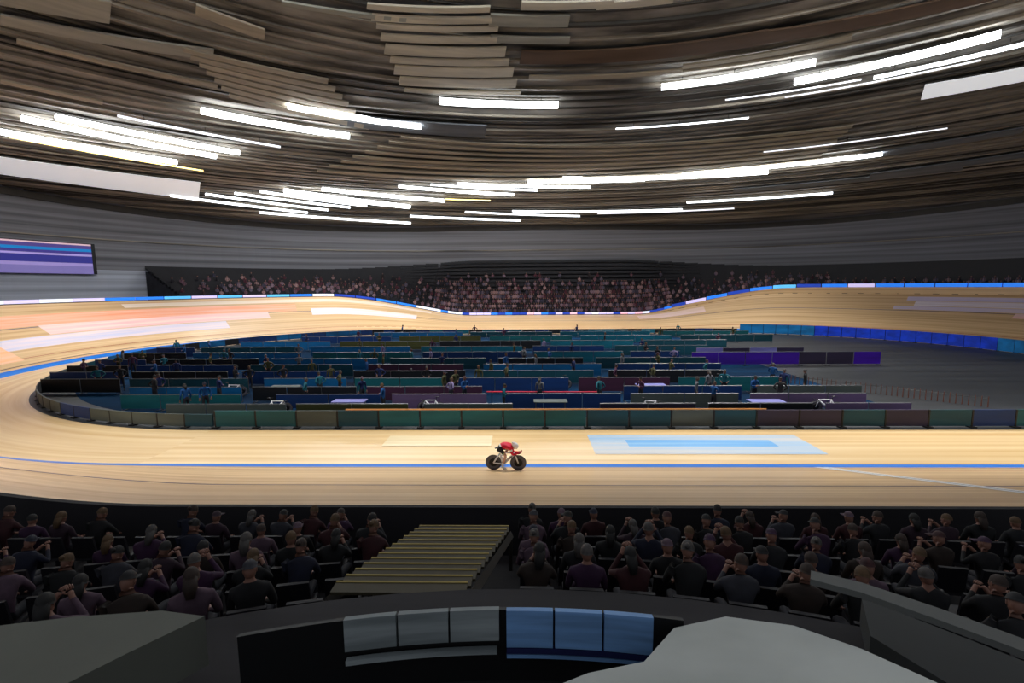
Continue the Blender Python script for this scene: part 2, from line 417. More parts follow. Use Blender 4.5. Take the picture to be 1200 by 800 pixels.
SLAT = [
(32.5,33.0,113.6,31.1,31.6,100.8,'A'),
(33.4,34.0,113.0,32.0,32.6,100.1,'A'),
(34.2,34.7,112.4,32.9,33.4,99.5,'A'),
(35.2,35.9,111.8,33.9,34.6,98.9,'A'),
(36.3,37.4,111.2,35.1,36.2,98.2,'A'),
(37.7,38.4,110.5,36.5,37.3,97.6,'A'),
(38.7,39.9,109.9,37.6,38.8,96.9,'A'),
(40.2,41.4,109.2,39.2,40.4,96.3,'A'),
(41.9,42.4,108.5,41.0,41.5,95.6,'A'),
(30.5,31.2,97.4,30.3,30.9,87.1,'B'),
(30.5,31.1,88.9,30.4,31.0,80.6,'B'),
(31.8,32.9,100.6,31.6,32.7,91.7,'C'),
(33.9,34.6,100.2,33.8,34.5,91.2,'C'),
(51.5,52.0,108.1,54.0,54.6,60.1,'D'),
(52.9,53.5,109.3,55.1,55.7,60.4,'D'),
(54.5,55.1,110.4,56.2,56.8,60.7,'D'),
(56.1,56.8,111.6,57.3,58.0,61.1,'D'),
(57.8,58.5,112.8,58.6,59.2,61.4,'D'),
(59.7,60.4,113.9,59.8,60.6,61.7,'D'),
(61.6,62.4,115.0,61.2,61.9,62.1,'D'),
(63.7,64.5,116.1,62.6,63.4,62.4,'D'),
(41.9,42.4,128.7,42.1,42.8,116.3,'E'),
(42.6,43.2,128.1,43.2,43.9,115.5,'E'),
(43.4,44.0,127.4,44.3,45.0,114.7,'E'),
(44.3,44.9,126.8,45.4,46.2,114.0,'E'),
(45.2,45.9,126.1,46.7,47.5,113.2,'E'),
(46.2,46.9,125.5,48.1,49.0,112.4,'E'),
(47.3,48.0,124.8,49.5,50.5,111.6,'E'),
(40.6,42.9,140.0,39.0,41.4,133.8,'F'),
(44.0,45.2,139.9,41.3,42.7,126.4,'F'),
(46.4,47.0,139.0,46.1,46.8,125.8,'E'),
(53.3,53.9,139.7,53.4,54.1,133.8,'E'),
(34.1,34.5,121.4,33.1,33.5,109.2,'C'),
(36.7,37.7,128.1,37.4,38.6,122.5,'E'),
(35.4,37.0,96.4,35.2,36.8,70.1,'G'),
(35.3,36.7,70.1,36.5,37.8,50.7,'G'),
(38.6,39.1,95.0,38.6,39.1,77.9,'D'),
(38.1,38.6,78.0,37.8,38.3,62.2,'D'),
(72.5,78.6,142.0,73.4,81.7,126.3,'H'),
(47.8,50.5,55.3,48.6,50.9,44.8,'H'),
(63.0,64.9,58.7,61.8,63.3,47.8,'I'),
(71.0,73.3,57.6,69.7,71.5,44.6,'I'),
(72.2,74.0,69.6,72.4,73.9,50.9,'I'),
(47.8,50.3,114.6,47.7,50.5,98.8,'I'),
]

for a0, b0, t0, a1, b1, t1, k in SLAT:
    if k == 'H':  # pale roof bands, brightness put in as a glow of the panel
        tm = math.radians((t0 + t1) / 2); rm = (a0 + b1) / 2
        e = tag(empty('glowing_panel', (FX + rm * math.cos(tm), rm * math.sin(tm), roof_z(rm) - .4)), 'broad soft pale glowing panel under the roof at far %s' % ('left' if t0 > 90 else 'right'), 'ceiling lamp')
        mb = MB(); ring_piece(mb, a0, b0, t0, a1, b1, t1, .42, .1); o = build('diffuser', mb, mat('soft_glow', (.95, .97, 1), .6, emit=.2 if t0 > 90 else .28, col2=(.95, .97, 1)), e); o.matrix_parent_inverse = Matrix.Translation(-e.location)
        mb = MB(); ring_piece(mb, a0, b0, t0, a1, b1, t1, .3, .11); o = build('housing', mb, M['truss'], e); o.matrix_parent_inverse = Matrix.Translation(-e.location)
        continue
    mb = MB(); ring_piece(mb, a0, b0, t0, a1, b1, t1, .38 if k not in 'F' else .33, .12)
    build('ceiling_baffle', mb, M['slat' + k], ceiling)

GM = {'w': mat('lamp_diffuser_bright', (.93, .97, 1), .5, emit=GLOW['w'], col2=(.93, .97, 1)), 'g': mat('lamp_diffuser_pale', (.88, .94, 1), .5, emit=GLOW['g'], col2=(.88, .94, 1)),
      'd': mat('lamp_diffuser_dim', (.82, .84, .9), .5, emit=GLOW['d'], col2=(.82, .84, .9)), 'y': mat('lamp_diffuser_amber', (1, .78, .25), .5, emit=GLOW['y'], col2=(1, .78, .25))}
OVERHEAD_GAIN = 1.75
for i_, (t_, w_) in enumerate([(150, 'leftmost'), (128, 'second'), (106, 'third'), (84, 'fourth'), (62, 'fifth'), (40, 'rightmost')]):  # unseen lamps added overhead to brighten the near track
    LUM.append((23 + abs(t_ - 95) * .14, t_ + 9, 23 + abs(t_ - 95) * .14, t_ - 9, .3, 'w', w_ + ' added overhead lamp above the near straight'))
for r0, t0, r1, t1, rad, k, lab in LUM:
    rad *= .85
    tm = math.radians((t0 + t1) / 2); rm = (r0 + r1) / 2
    e = tag(empty('streak_lamp', (FX + rm * math.cos(tm), rm * math.sin(tm), roof_z(rm) - .6)), lab, 'ceiling lamp', 'streak-shaped lamps under the roof')
    pts = []
    n = 14
    for i in range(n + 1):
        q = i / n; t = math.radians(t0 + (t1 - t0) * q); r = r0 + (r1 - r0) * q
        pts.append(Vector((FX + r * math.cos(t), r * math.sin(t), roof_z(r) - .6)) - e.location)
    mb = MB(); mb.tube(pts, rad, 8); build('diffuser', mb, GM[k], e, True)
    mb = MB(); mb.tube([p + Vector((0, 0, rad * .75)) for p in pts], rad * .72, 4, flat=.6); build('housing', mb, M['truss'], e)
    for i in (2, n // 2, n - 2):
        mb = MB(); mb.tube([pts[i] + Vector((0, 0, rad)), pts[i] + Vector((0, 0, .62))], .025, 5); build('hanger', mb, M['truss'], e)
    if k in 'wg' and rm < 85:
        ld = bpy.data.lights.new('downlight', 'SPOT'); ld.energy = LAMP_W * (1 if k == 'w' else .3) * (OVERHEAD_GAIN if rm < 30.9 and t0 - t1 > 17.9 else 1.9 if t0 < 76 else .72 if t0 > 115 else 1); ld.spot_size = math.radians(112 if rm > 31 else 66); ld.spot_blend = .7
        ld.shadow_soft_size = .8; ld.color = (1, .98, .95)
        lo = bpy.data.objects.new('downlight', ld); C.objects.link(lo); lo.parent = e; lo.location = (0, 0, -rad - .5)

sp('screen_frame', 3.37, 3.56, 8.9, 12.9, WO - .75, WO - .5, M['black'])
def em(c, s=.35): return mat('screen_glow', c, .4, emit=s, col2=c)
for z0, z1, c in [(9.9, 10.9, rgb(120, 110, 170)), (10.9, 11.3, rgb(150, 135, 195)), (11.3, 12.2, rgb(45, 45, 130)), (12.2, 12.45, rgb(160, 145, 205)), (12.45, 12.8, rgb(60, 50, 130)),
                  (12.8, 13.15, rgb(0, 120, 190)), (13.15, 13.6, rgb(75, 60, 130)), (13.6, 13.8, rgb(215, 180, 190))]:
    sp('screen_band', 3.373, 3.557, z0 - 1.0, z1 - 1.0, WO - .80, WO - .76, em(c))

# ------------------------------------------------------------------ infield
mb = MB(); pts = [path(u, -2.2)[0] for u in [k / 40 for k in range(160)]]
pts = [p for p in pts if -40 < p.x < 21]
mb.add([(p.x, p.y, .006) for p in pts], [tuple(range(len(pts)))])
tag(build('pen_carpet', mb, mat('deep_blue_carpet', rgb(6, 46, 76), .95, spec=.08, col2=rgb(10, 20, 36), scale=(.05, .35, 1), coord='Object')), kind='structure')
def fence(u0, u1, label, pals, h=.95, glow=0, step=2.0, group=None):
    e = tag(empty('infield_fence', path((u0 + u1) / 2, -.4)[0]), label, 'fence', group)
    n = int((arc_s(u1) - arc_s(u0)) / step)
    for i in range(n):
        a = u0 + (u1 - u0) * i / n; b = u0 + (u1 - u0) * (i + .97) / n
        mb = MB(); kerb(mb, a, b, -.45, -.38, .08, h, 3)
        o = build('fence_panel', mb, pals(i / n), e); o.matrix_parent_inverse = Matrix.Translation(-e.location)
        p, nn = path(a, -.41)
        mb = MB(); mb.box((p.x, p.y, h / 2), (.07, .07, h)); mb.box((p.x, p.y, .03), (.3, .3, .05), rz=math.atan2(nn.y, nn.x))
        o = build('fence_post', mb, M['black'], e); o.matrix_parent_inverse = Matrix.Translation(-e.location)
    return e
def fm(name, c, emit=0):
    if 'teal' in name or 'aqua' in name or 'grey' in name or 'plum' in name: c = tuple(q * .62 for q in c)
    return mat(name, c, .55, col2=tuple(x * .55 for x in c), scale=(.15, .9, 1.2), coord='Object', emit=emit)
F = {'teal': fm('teal_banner', rgb(16, 122, 134)), 'dteal': fm('dark_teal_banner', rgb(8, 88, 108)), 'grey': fm('grey_green_banner', rgb(108, 120, 116)), 'plum': fm('plum_banner', rgb(58, 50, 84)),
     'navy': fm('navy_banner', rgb(6, 52, 112)), 'blue': fm('deep_blue_banner', rgb(0, 100, 160)), 'black': fm('black_banner', rgb(16, 18, 26)), 'maroon': fm('maroon_banner', rgb(70, 34, 60)),
     'olive': fm('olive_banner', rgb(70, 72, 34)), 'mauve': fm('mauve_banner', rgb(120, 98, 140)), 'royal': fm('royal_blue_banner', rgb(4, 66, 225)), 'sky': fm('bright_blue_banner', rgb(0, 120, 190)),
     'violet': fm('violet_banner', rgb(64, 10, 170)), 'lav': fm('lavender_banner', rgb(120, 120, 190)), 'aqua': fm('aqua_banner', rgb(0, 130, 160))}
def near_pal(t):
    if t < .12: return random.choice([F['grey'], F['teal']])
    if t < .45: return random.choice([F['teal'], F['dteal'], F['teal']])
    if t < .68: return random.choice([F['grey'], F['dteal'], F['plum']])
    return random.choice([F['plum'], F['dteal'], F['teal'], F['navy']])
random.seed(5)
nf = fence(0, .999, 'low fence of teal and plum banners along the near edge of the infield', near_pal, .88)
mb = MB(); a = path(.16, -.41)[0]; b = path(.66, -.41)[0]
mb.tube([(a.x, a.y, .93), (b.x, b.y, .93)], .035, 6)
o = build('orange_top_rail', mb, mat('orange_rail', rgb(205, 140, 70), .4, coord='Object'), nf); o.matrix_parent_inverse = Matrix.Translation(-nf.location)
o['label'] = 'orange top rail'
fence(3.55, 3.999, 'low fence of blue and grey banners round the near left bend of the infield', lambda t: random.choice([F['black'], F['grey'], F['navy'], F['dteal']]), .7)
fence(1.0, 1.30, 'low fence of dark teal banners round the near right bend of the infield', lambda t: random.choice([F['teal'], F['grey'], F['plum']]), .6)
fence(1.42, 1.93, 'bright blue banner fence round the far right bend of the infield', lambda t: F['sky'] if t < .22 else (F['royal'] if t < .75 else F['sky']), 1.35, group=None)
fence(1.935, 3.0, 'low dark blue and black fence along the far edge of the infield', lambda t: random.choice([F['navy'], F['dteal'], F['black'], F['aqua']]), .7)
fence(3.0, 3.55, 'dark navy banner fence round the left bend of the infield', lambda t: random.choice([F['navy'], F['black'], F['blue'], F['navy']]), .8)

def barrier(x0, x1, y, h, key, label, skew=0, z=0, cat='barrier', group='banner barriers of the team pens'):
    e = tag(empty('team_barrier', ((x0 + x1) / 2, y, 0), skew), label, cat, group)
    W = x1 - x0; n = max(1, round(W / 2.4))
    for i in range(n):
        cx = -W / 2 + W * (i + .5) / n
        mb = MB(); mb.box((cx, 0, .12 + (h - .12) / 2), (W / n - .06, .05, h - .12)); build('banner_panel', mb, F[key] if isinstance(key, str) else F[key[i % len(key)]], e)
        mb = MB()
        mb.tube([(cx - W / n / 2 + .03, 0, .04), (cx - W / n / 2 + .03, 0, h + .03), (cx + W / n / 2 - .03, 0, h + .03), (cx + W / n / 2 - .03, 0, .04)], .022, 5)
        build('tube_frame', mb, M['steel'], e)
        for sx in (-1, 1):
            mb = MB(); mb.box((cx + sx * (W / n / 2 - .15), 0, .02), (.06, .55, .04)); build('foot', mb, M['black'], e)
    return e
COL = {'teal': 'teal', 'dteal': 'dark teal', 'grey': 'grey-green', 'plum': 'plum', 'navy': 'navy', 'blue': 'deep blue', 'black': 'black', 'maroon': 'maroon', 'olive': 'olive', 'mauve': 'mauve', 'aqua': 'aqua', 'lav': 'lavender'}
ROWS = [  # y, list of (x0, x1, colour), height
    (24.2, [(-19, -12.5, 'grey'), (-12, -6, 'olive'), (-5.2, -.5, 'grey'), (4, 9, 'plum'), (9.6, 15, 'black'), (15.6, 20, 'mauve')], .8),
    (26.0, [(-23, -16, 'teal'), (-14, -8, 'navy'), (-7.4, -2, 'mauve'), (-1, 5.5, 'navy'), (6, 12, 'grey'), (12.6, 19, 'mauve')], .9),
    (27.8, [(-24, -17, 'blue'), (-16.4, -10, 'black'), (-9.4, -2.4, 'maroon'), (6, 13, 'navy'), (13.6, 20, 'grey')], .95),
    (30.2, [(-32, -26.6, 'black'), (-26, -18, 'dteal'), (-17, -11.5, 'blue'), (-11, -5, 'teal'), (-4.2, 3, 'navy'), (3.6, 9.5, 'maroon'), (10, 17, 'teal')], 1.0),
    (32.8, [(-34, -28.6, 'navy'), (-28, -21, 'black'), (-20, -13, 'navy'), (-12, -4, 'black'), (-3, 5, 'dteal'), (6, 14, 'black')], 1.0),
    (35.6, [(-35.5, -30.6, 'black'), (-30, -22, 'navy'), (-21, -13, 'dteal'), (-12, -4.5, 'maroon'), (-3, 6, 'blue'), (7, 15, 'navy')], 1.0),
    (38.6, [(-36, -31.6, 'navy'), (-31, -22, 'black'), (-21, -12, 'blue'), (-11, -3, 'dteal'), (-2, 5, 'black'), (6, 15, 'dteal')], 1.0),
    (42.0, [(-36.5, -30.6, 'black'), (-30, -20, 'blue'), (-19, -10, 'teal'), (-9, 0, 'navy'), (1, 9, 'aqua'), (9.6, 14, 'navy')], 1.05),
    (46.0, [(-36.5, -32.6, 'navy'), (-32, -22, 'dteal'), (-21, -11, 'blue'), (-10, 0, 'aqua'), (1, 8, 'navy'), (9, 18, 'dteal')], 1.05),
    (51.0, [(-31, -21, 'blue'), (-20, -10, 'olive'), (-9, 2, 'black'), (3, 12, 'aqua'), (13, 22, 'dteal')], 1.0),
    (57.0, [(-27, -16, 'navy'), (-15, -5, 'olive'), (-4, 6, 'teal'), (7, 18, 'aqua'), (19, 30, 'dteal')], .9),
    (63.0, [(-20, -8, 'blue'), (-7, 4, 'dteal'), (5, 17, 'aqua'), (18, 30, 'teal')], .8)]
ordn = ['first', 'second', 'third', 'fourth', 'fifth', 'sixth', 'seventh', 'eighth', 'ninth', 'tenth', 'eleventh', 'twelfth']
for ri, (y, segs, h) in enumerate(ROWS):
    for si, (x0, x1, k) in enumerate(segs):
        barrier(x0, x1, y, h, k, '%s banner barrier, %s from left in the %s pen row from the near fence' % (COL[k], ordn[si], ordn[ri]))
barrier(14.5, 30.5, 40.5, 1.15, ['violet', 'violet', 'violet', 'violet', 'plum', 'plum'], 'long violet banner barrier on the grey floor at the right of the infield')
barrier(15.5, 25, 42.2, 1.3, ['lav', 'plum'], 'lavender topped banner barrier just behind the long violet one')
e = tag(empty('hurdle_rail', (1.2, 27.0, 0)), 'long red rail on short posts in the middle of the infield', 'rail')
mb = MB(); mb.tube([(-3.3, 0, .82), (3.3, -.1, .82)], .04, 6); build('rail', mb, mat('red_rail', rgb(215, 45, 70), .4, coord='Object'), e)
for x in (-3, -1, 1, 3):
    mb = MB(); mb.tube([(x, 0, 0), (x, 0, .8)], .025, 6); build('post', mb, M['black'], e)
# picket fence with red-brown slats at the right
e = tag(empty('picket_barrier', (22.5, 29.5, 0)), 'row of thin red-brown pickets leading across the grey floor at right', 'fence')
pm = mat('red_brown_picket', rgb(120, 76, 64), .5, coord='Object')
A_ = Vector((18.8, 33.0, 0)); B_ = Vector((26.0, 26.4, 0))
for i in range(38):
    p = A_.lerp(B_, i / 37) - Vector((22.5, 29.5, 0))
    mb = MB(); mb.box(p + Vector((0, 0, .32)), (.05, .03, .62), taper=.6); build('picket', mb, pm, e)
d = B_ - A_
mb = MB(); mb.tube([A_ - e.location + Vector((0, .03, .5)), B_ - e.location + Vector((0, .03, .5))], .014, 4); build('picket_rail', mb, M['black'], e)

# equipment tables and boxes in the pens
def table(x, y, label, k):
    e = tag(empty('folding_table', (x, y, 0)), label, 'table', 'folding tables in the team pens')
    mb = MB(); mb.box((0, 0, .74), (1.8, .75, .04)); build('tabletop', mb, F[k], e)
    for sx in (-1, 1):
        for sy in (-1, 1):
            mb = MB(); mb.tube([(sx * .8, sy * .3, 0), (sx * .78, sy * .3, .72)], .018, 5); build('leg', mb, M['steel'], e)
for i, (x, y, k) in enumerate([(-9.5, 25.2, 'lav'), (1.5, 25.1, 'grey'), (13, 25.0, 'lav'), (-15, 29.0, 'grey'), (8, 29.2, 'lav'), (-6, 34.2, 'mauve'), (10, 37.2, 'grey'), (-16, 40.2, 'aqua')]):
    table(x, y, '%s topped folding table, %s nearest in the team pens' % (COL[k], ordn[i]), k)

# ------------------------------------------------------------------ people
PM = {'skin': mat('skin', rgb(128, 90, 76), .55, coord='Object'), 'top': mat('cloth_top', (1, 1, 1), .8, col2=(.7, .7, .7), scale=(9, 9, 9), coord='Object', objcol=True),
      'legs': mat('dark_trousers', rgb(34, 34, 42), .8, coord='Object'), 'shoe': mat('shoe', rgb(40, 38, 40), .6, coord='Object'), 'hair': mat('hair', (1, 1, 1), .7, col2=(.6, .6, .6), scale=(20, 20, 4), coord='Object', objcol=True),
      'dark': mat('eye_dark', rgb(30, 22, 20), .3, coord='Object'), 'lip': mat('lip', rgb(160, 90, 84), .5, coord='Object')}
def body(name, J, mats, region, levels=1, look=0, fingers=True, scale=1.0, face=True, curl=(0, 0, -1)):
    """one continuous skinned body. J: joint -> (x, y, z, r); the figure faces local +Y unless its joints say otherwise"""
    keys = ['pelvis', 'waist', 'chest', 'neck', 'head'] + [a + s for s in 'LR' for a in ('sh', 'el', 'wr', 'hand', 'hip', 'kn', 'an', 'toe')]
    ed = [('pelvis', 'waist'), ('waist', 'chest'), ('chest', 'neck'), ('neck', 'head')]
    for s in 'LR': ed += [('chest', 'sh' + s), ('sh' + s, 'el' + s), ('el' + s, 'wr' + s), ('wr' + s, 'hand' + s), ('pelvis', 'hip' + s), ('hip' + s, 'kn' + s), ('kn' + s, 'an' + s), ('an' + s, 'toe' + s)]
    me = bpy.data.meshes.new(name + '_cage'); me.from_pydata([J[k][:3] for k in keys], [(keys.index(a), keys.index(b)) for a, b in ed], [])
    o = bpy.data.objects.new(name + '_cage', me); C.objects.link(o)
    md = o.modifiers.new('Skin', 'SKIN'); md.use_smooth_shade = True
    for i, k in enumerate(keys):
        v = me.skin_vertices[0].data[i]; r = J[k][3]; v.radius = (r, r * (J[k][4] if len(J[k]) > 4 else 1)); v.use_root = (k == 'pelvis')
    if levels: sb = o.modifiers.new('Sub', 'SUBSURF'); sb.levels = levels; sb.render_levels = levels
    bpy.context.view_layer.update()
    dg = bpy.context.evaluated_depsgraph_get(); em_ = bpy.data.meshes.new_from_object(o.evaluated_get(dg))
    bpy.data.objects.remove(o)
    V = [v.co.copy() for v in em_.vertices]; Fc = [tuple(p.vertices) for p in em_.polygons]
    segs = [(a, b, Vector(J[a][:3]), Vector(J[b][:3])) for a, b in ed]
    mis = []
    for f in Fc:
        c = sum((V[i] for i in f), Vector()) / len(f); best = None
        for a, b, p, q in segs:
            d = q - p; t = max(0, min(1, (c - p).dot(d) / d.length_squared)); dist = (c - (p + d * t)).length - (J[a][3] * (1 - t) + J[b][3] * t)
            if best is None or dist < best[0]: best = (dist, a, b, t)
        mis.append(region(best[1], best[2], best[3], c))
    mb = MB(); mb.add(V, Fc, mis)
    # head with a face
    hd = Vector(J['head'][:3]); nk = Vector(J['neck'][:3]); up = (hd - nk).normalized()
    fw = Vector(J['face'][:3]) if 'face' in J else Vector((math.sin(look), math.cos(look), 0)); fw = (fw - up * fw.dot(up)).normalized(); rt = fw.cross(up)
    HM = Matrix((rt, fw, up)).transposed()
    SK = 0
    mb.ball(hd, (.073, .092, .112), 14, 10, SK, M=HM)
    if face:
        g = lambda x, y, z: hd + HM @ Vector((x, y, z))
        mb.tube([g(0, .086, .012), g(0, .112, -.022), g(0, .09, -.034)], [.008, .014, .007], 6, SK)
        mb.ball(g(0, .05, -.07), (.045, .042, .042), 8, 6, SK, M=HM)
        for sx in (-1, 1):
            mb.ball(g(sx * .03, .078, .012), (.013, .011, .009), 8, 6, 4, M=HM)
            mb.ball(g(sx * .074, -.004, -.005), (.009, .02, .03), 6, 5, SK, M=HM)
        mb.tube([g(-.022, .088, -.058), g(0, .095, -.056), g(.022, .088, -.058)], [.004, .008, .004], 5, 5)
    if fingers:
        for s, sg in (('L', -1), ('R', 1)):
            wr = Vector(J['wr' + s][:3]); h = Vector(J['hand' + s][:3]); d = (h - wr).normalized()
            cu = Vector(curl); cu = (cu - d * cu.dot(d)); cu = cu.normalized() if cu.length > .1 else Vector((0, 0, 1)); sd = d.cross(cu).normalized()
            for q, (o_, L) in enumerate([(-.03, .066), (-.011, .078), (.011, .073), (.029, .056)]):
                b0 = h + sd * o_ + d * .01
                mb.tube([b0, b0 + d * L * .5 + cu * .008, b0 + d * L * .85 + cu * .03, b0 + d * L * .9 + cu * .055], [.0095, .0088, .008, .006], 5, 6)
            th = h - d * .035 + sd * (-.03 if sg < 0 else .03)
            o2 = sd * (-1 if sg < 0 else 1)
            mb.tube([th, th + o2 * .025 + d * .025, th + o2 * .03 + d * .055 + cu * .012], [.012, .011, .008], 5, 6)
    me2 = mb.mesh(name, mats, True)
    bpy.data.meshes.remove(em_)
    return me2, hd, HM
def civ(a, b, t, c):
    if a == 'neck' or b == 'head' : return 0
    if a.startswith('wr'): return 0
    if a.startswith('el') and t > .9: return 0
    if a.startswith(('sh', 'el')) or b.startswith('sh') or a in ('waist', 'chest'): return 1
    if a == 'pelvis' and b == 'waist': return 1 if t > .3 else 2
    if a.startswith('an') or (a.startswith('kn') and t > .93): return 3
    return 2
CM = [PM['skin'], PM['top'], PM['legs'], PM['shoe'], PM['dark'], PM['lip'], PM['skin']]
def seated(arms='lap', lean=0.0, tilt=0.0):
    ly = lean
    J = {'pelvis': (0, 0, .54, .15, .8), 'waist': (0, ly * .35, .74, .135, .8), 'chest': (0, ly * .8, .96, .15, .75), 'neck': (tilt * .3, ly * 1.05 + .01, 1.12, .055), 'head': (tilt, ly * 1.2 + .05, 1.25, .06),
         'shL': (-.19, ly * .85, 1.03, .072), 'shR': (.19, ly * .85, 1.03, .072)}
    for s, x in (('L', -1), ('R', 1)):
        J['hip' + s] = (x * .09, .03, .54, .095); J['kn' + s] = (x * .13, .46, .52, .066); J['an' + s] = (x * .13, .46, .1, .042); J['toe' + s] = (x * .14, .64, .04, .034)
        if arms == 'lap': J['el' + s] = (x * .25, ly * .6 + .06, .76, .048); J['wr' + s] = (x * .12, .28 + ly * .3, .66, .032); J['hand' + s] = (x * .08, .35 + ly * .3, .66, .034)
        if arms == 'knees': J['el' + s] = (x * .24, ly + .14, .76, .048); J['wr' + s] = (x * .13, .44, .66, .032); J['hand' + s] = (x * .1, .51, .645, .034)
        if arms == 'phone': J['el' + s] = (x * .26, ly + .2, .9, .048); J['wr' + s] = (x * .08, .36, 1.14, .032); J['hand' + s] = (x * .05, .4, 1.2, .034)
        if arms == 'clap': J['el' + s] = (x * .26, ly + .1, .84, .048); J['wr' + s] = (x * .08, ly + .32, .98, .032); J['hand' + s] = (x * .03, ly + .38, 1.04, .034)
    return J
def standing(arms='down', lean=0.0):
    J = {'pelvis': (0, 0, .96, .135, .8), 'waist': (0, lean * .2, 1.14, .12, .8), 'chest': (0, lean * .6, 1.36, .145, .72), 'neck': (0, lean, 1.52, .055), 'head': (0, lean + .03, 1.65, .06),
         'shL': (-.19, lean * .7, 1.43, .07), 'shR': (.19, lean * .7, 1.43, .07)}
    for s, x in (('L', -1), ('R', 1)):
        J['hip' + s] = (x * .09, 0, .92, .095); J['kn' + s] = (x * .11, .03 if x > 0 else -.02, .5, .062); J['an' + s] = (x * .12, 0 if x > 0 else -.06, .1, .042); J['toe' + s] = (x * .14, .17 if x > 0 else .1, .035, .034)
        if arms == 'down': J['el' + s] = (x * .26, -.02, 1.15, .046); J['wr' + s] = (x * .27, .06, .9, .031); J['hand' + s] = (x * .27, .08, .82, .034)
        if arms == 'fold': J['el' + s] = (x * .27, .06, 1.17, .046); J['wr' + s] = (x * .05, .22, 1.2, .031); J['hand' + s] = (-x * .03, .23, 1.2, .034)
        if arms == 'hips': J['el' + s] = (x * .38, -.08, 1.18, .046); J['wr' + s] = (x * .2, .02, 1.03, .031); J['hand' + s] = (x * .16, .08, 1.0, .034)
    return J
def hair_mesh(style, hd, HM):
    mb = MB()
    if style == 'short': mb.ball(hd + HM @ Vector((0, -.014, .022)), (.084, .1, .106), 12, 8, 0, z0=-.25, M=HM)
    elif style == 'long':
        mb.ball(hd + HM @ Vector((0, -.014, .018)), (.086, .102, .11), 12, 8, 0, z0=-.3, M=HM)
        mb.tube([hd + HM @ Vector((0, -.06, .02)), hd + HM @ Vector((0, -.085, -.1)), hd + HM @ Vector((0, -.09, -.22))], [.075, .078, .045], 8, 0, flat=.6)
    elif style == 'cap':
        mb.ball(hd + HM @ Vector((0, -.006, .03)), (.086, .102, .1), 12, 8, 0, z0=0, M=HM)
        mb.box(hd + HM @ Vector((0, .13, .035)), (.12, .1, .012), 0)
    elif style == 'bun':
        mb.ball(hd + HM @ Vector((0, -.014, .02)), (.084, .1, .106), 12, 8, 0, z0=-.2, M=HM); mb.ball(hd + HM @ Vector((0, -.115, .05)), (.04, .04, .04), 8, 6, 0)
    return mb.mesh('hair_' + style, [PM['hair']], True)
def proto(nm, J, styles, look=0, levels=1):
    me, hd, HM = body(nm, J, CM, civ, levels, look)
    return me, {s: hair_mesh(s, hd, HM) for s in styles}
def numw(i):
    a = 'first second third fourth fifth sixth seventh eighth ninth tenth eleventh twelfth thirteenth fourteenth fifteenth sixteenth seventeenth eighteenth nineteenth'.split()
    if i < 19: return a[i]
    t, u_ = divmod(i + 1, 10); tens = {2: 'twent', 3: 'thirt', 4: 'fort', 5: 'fift', 6: 'sixt', 7: 'sevent', 8: 'eight', 9: 'ninet'}[t]
    return tens + ('ieth' if u_ == 0 else 'y-' + a[u_ - 1])
SEAT = [proto('seated_lap', seated('lap', .0), ['short', 'long', 'cap']), proto('seated_lean', seated('knees', .16, .02), ['short', 'bun', 'cap'], .25),
        proto('seated_phone', seated('phone', .04, -.02), ['short', 'long']), proto('seated_clap', seated('clap', .08, .03), ['short', 'long', 'cap'], -.3)]
POSE = ['with hands in lap', 'leaning forward on knees', 'holding both hands up in front', 'clapping']
STAND = [proto('standing_down', standing('down', .02), ['short', 'long', 'cap']), proto('standing_fold', standing('fold', .03), ['short', 'cap']), proto('standing_hips', standing('hips', .05), ['short', 'bun'])]
SPOSE = ['standing with arms down', 'standing with folded arms', 'standing with hands on hips']
TOPS = [('plum', rgb(44, 24, 38)), ('black', rgb(10, 10, 13)), ('dark red', rgb(52, 14, 20)), ('slate grey', rgb(46, 46, 54)), ('navy', rgb(16, 20, 42)), ('mauve', rgb(84, 64, 78)), ('brown', rgb(38, 26, 20)), ('charcoal', rgb(22, 22, 26)), ('black', rgb(12, 10, 14)), ('purple', rgb(50, 20, 52))]
HAIRS = [('dark brown', rgb(48, 34, 28)), ('black', rgb(22, 20, 20)), ('grey', rgb(74, 70, 68)), ('fair', rgb(84, 62, 38))]
def person(protos, poses, pi, loc, rz, label_tail, group, tops=TOPS, tn=None):
    me, hs = protos[pi]; tname, tc = tn or random.choice(tops); hn, hc = random.choice(HAIRS); st = random.choice(sorted(hs))
    o = link('person', me); o.location = loc; o.rotation_euler = (0, 0, rz); o.color = (*tc, 1)
    o.scale = [random.uniform(.94, 1.03)] * 3
    h = link('cap' if st == 'cap' else 'hair', hs[st], o); h.color = (*(hc if st != 'cap' else random.choice(TOPS)[1]), 1)
    lab = 'person in %s top %s, %s' % (tname, 'and cap' if st == 'cap' else 'and ' + hn.split()[-1] + ' hair', label_tail)
    return tag(o, lab, 'person', group)

# ------------------------------------------------------------------ near grandstand, below the camera
def cv(y): return .0115 * max(0, 9.4 - y)
def ny(y0, x): return y0 - cv(y0) * x * x
def nsweep(mb, x0, x1, prof, n=30, mi=0, cap=True):
    vs = []; uv = []; P = len(prof)
    for i in range(n + 1):
        x = x0 + (x1 - x0) * i / n
        for y, z in prof: vs.append((x, ny(y, x), z)); uv.append((x, y))
    fs = [(i * P + j, (i + 1) * P + j, (i + 1) * P + (j + 1) % P, i * P + (j + 1) % P) for i in range(n) for j in range(P)]
    if cap: fs += [tuple(range(P)), tuple(n * P + j for j in range(P))[::-1]]
    return mb.add(vs, fs, mi, uv)
NROW = [(9.25, 1.02), (8.4, 1.30), (7.55, 1.60), (6.7, 1.90), (5.85, 2.22)]
mb = MB(); prof = [(9.95, -.5)]
for y, z in NROW: prof += [(y + .6, z), (y - .25, z)]
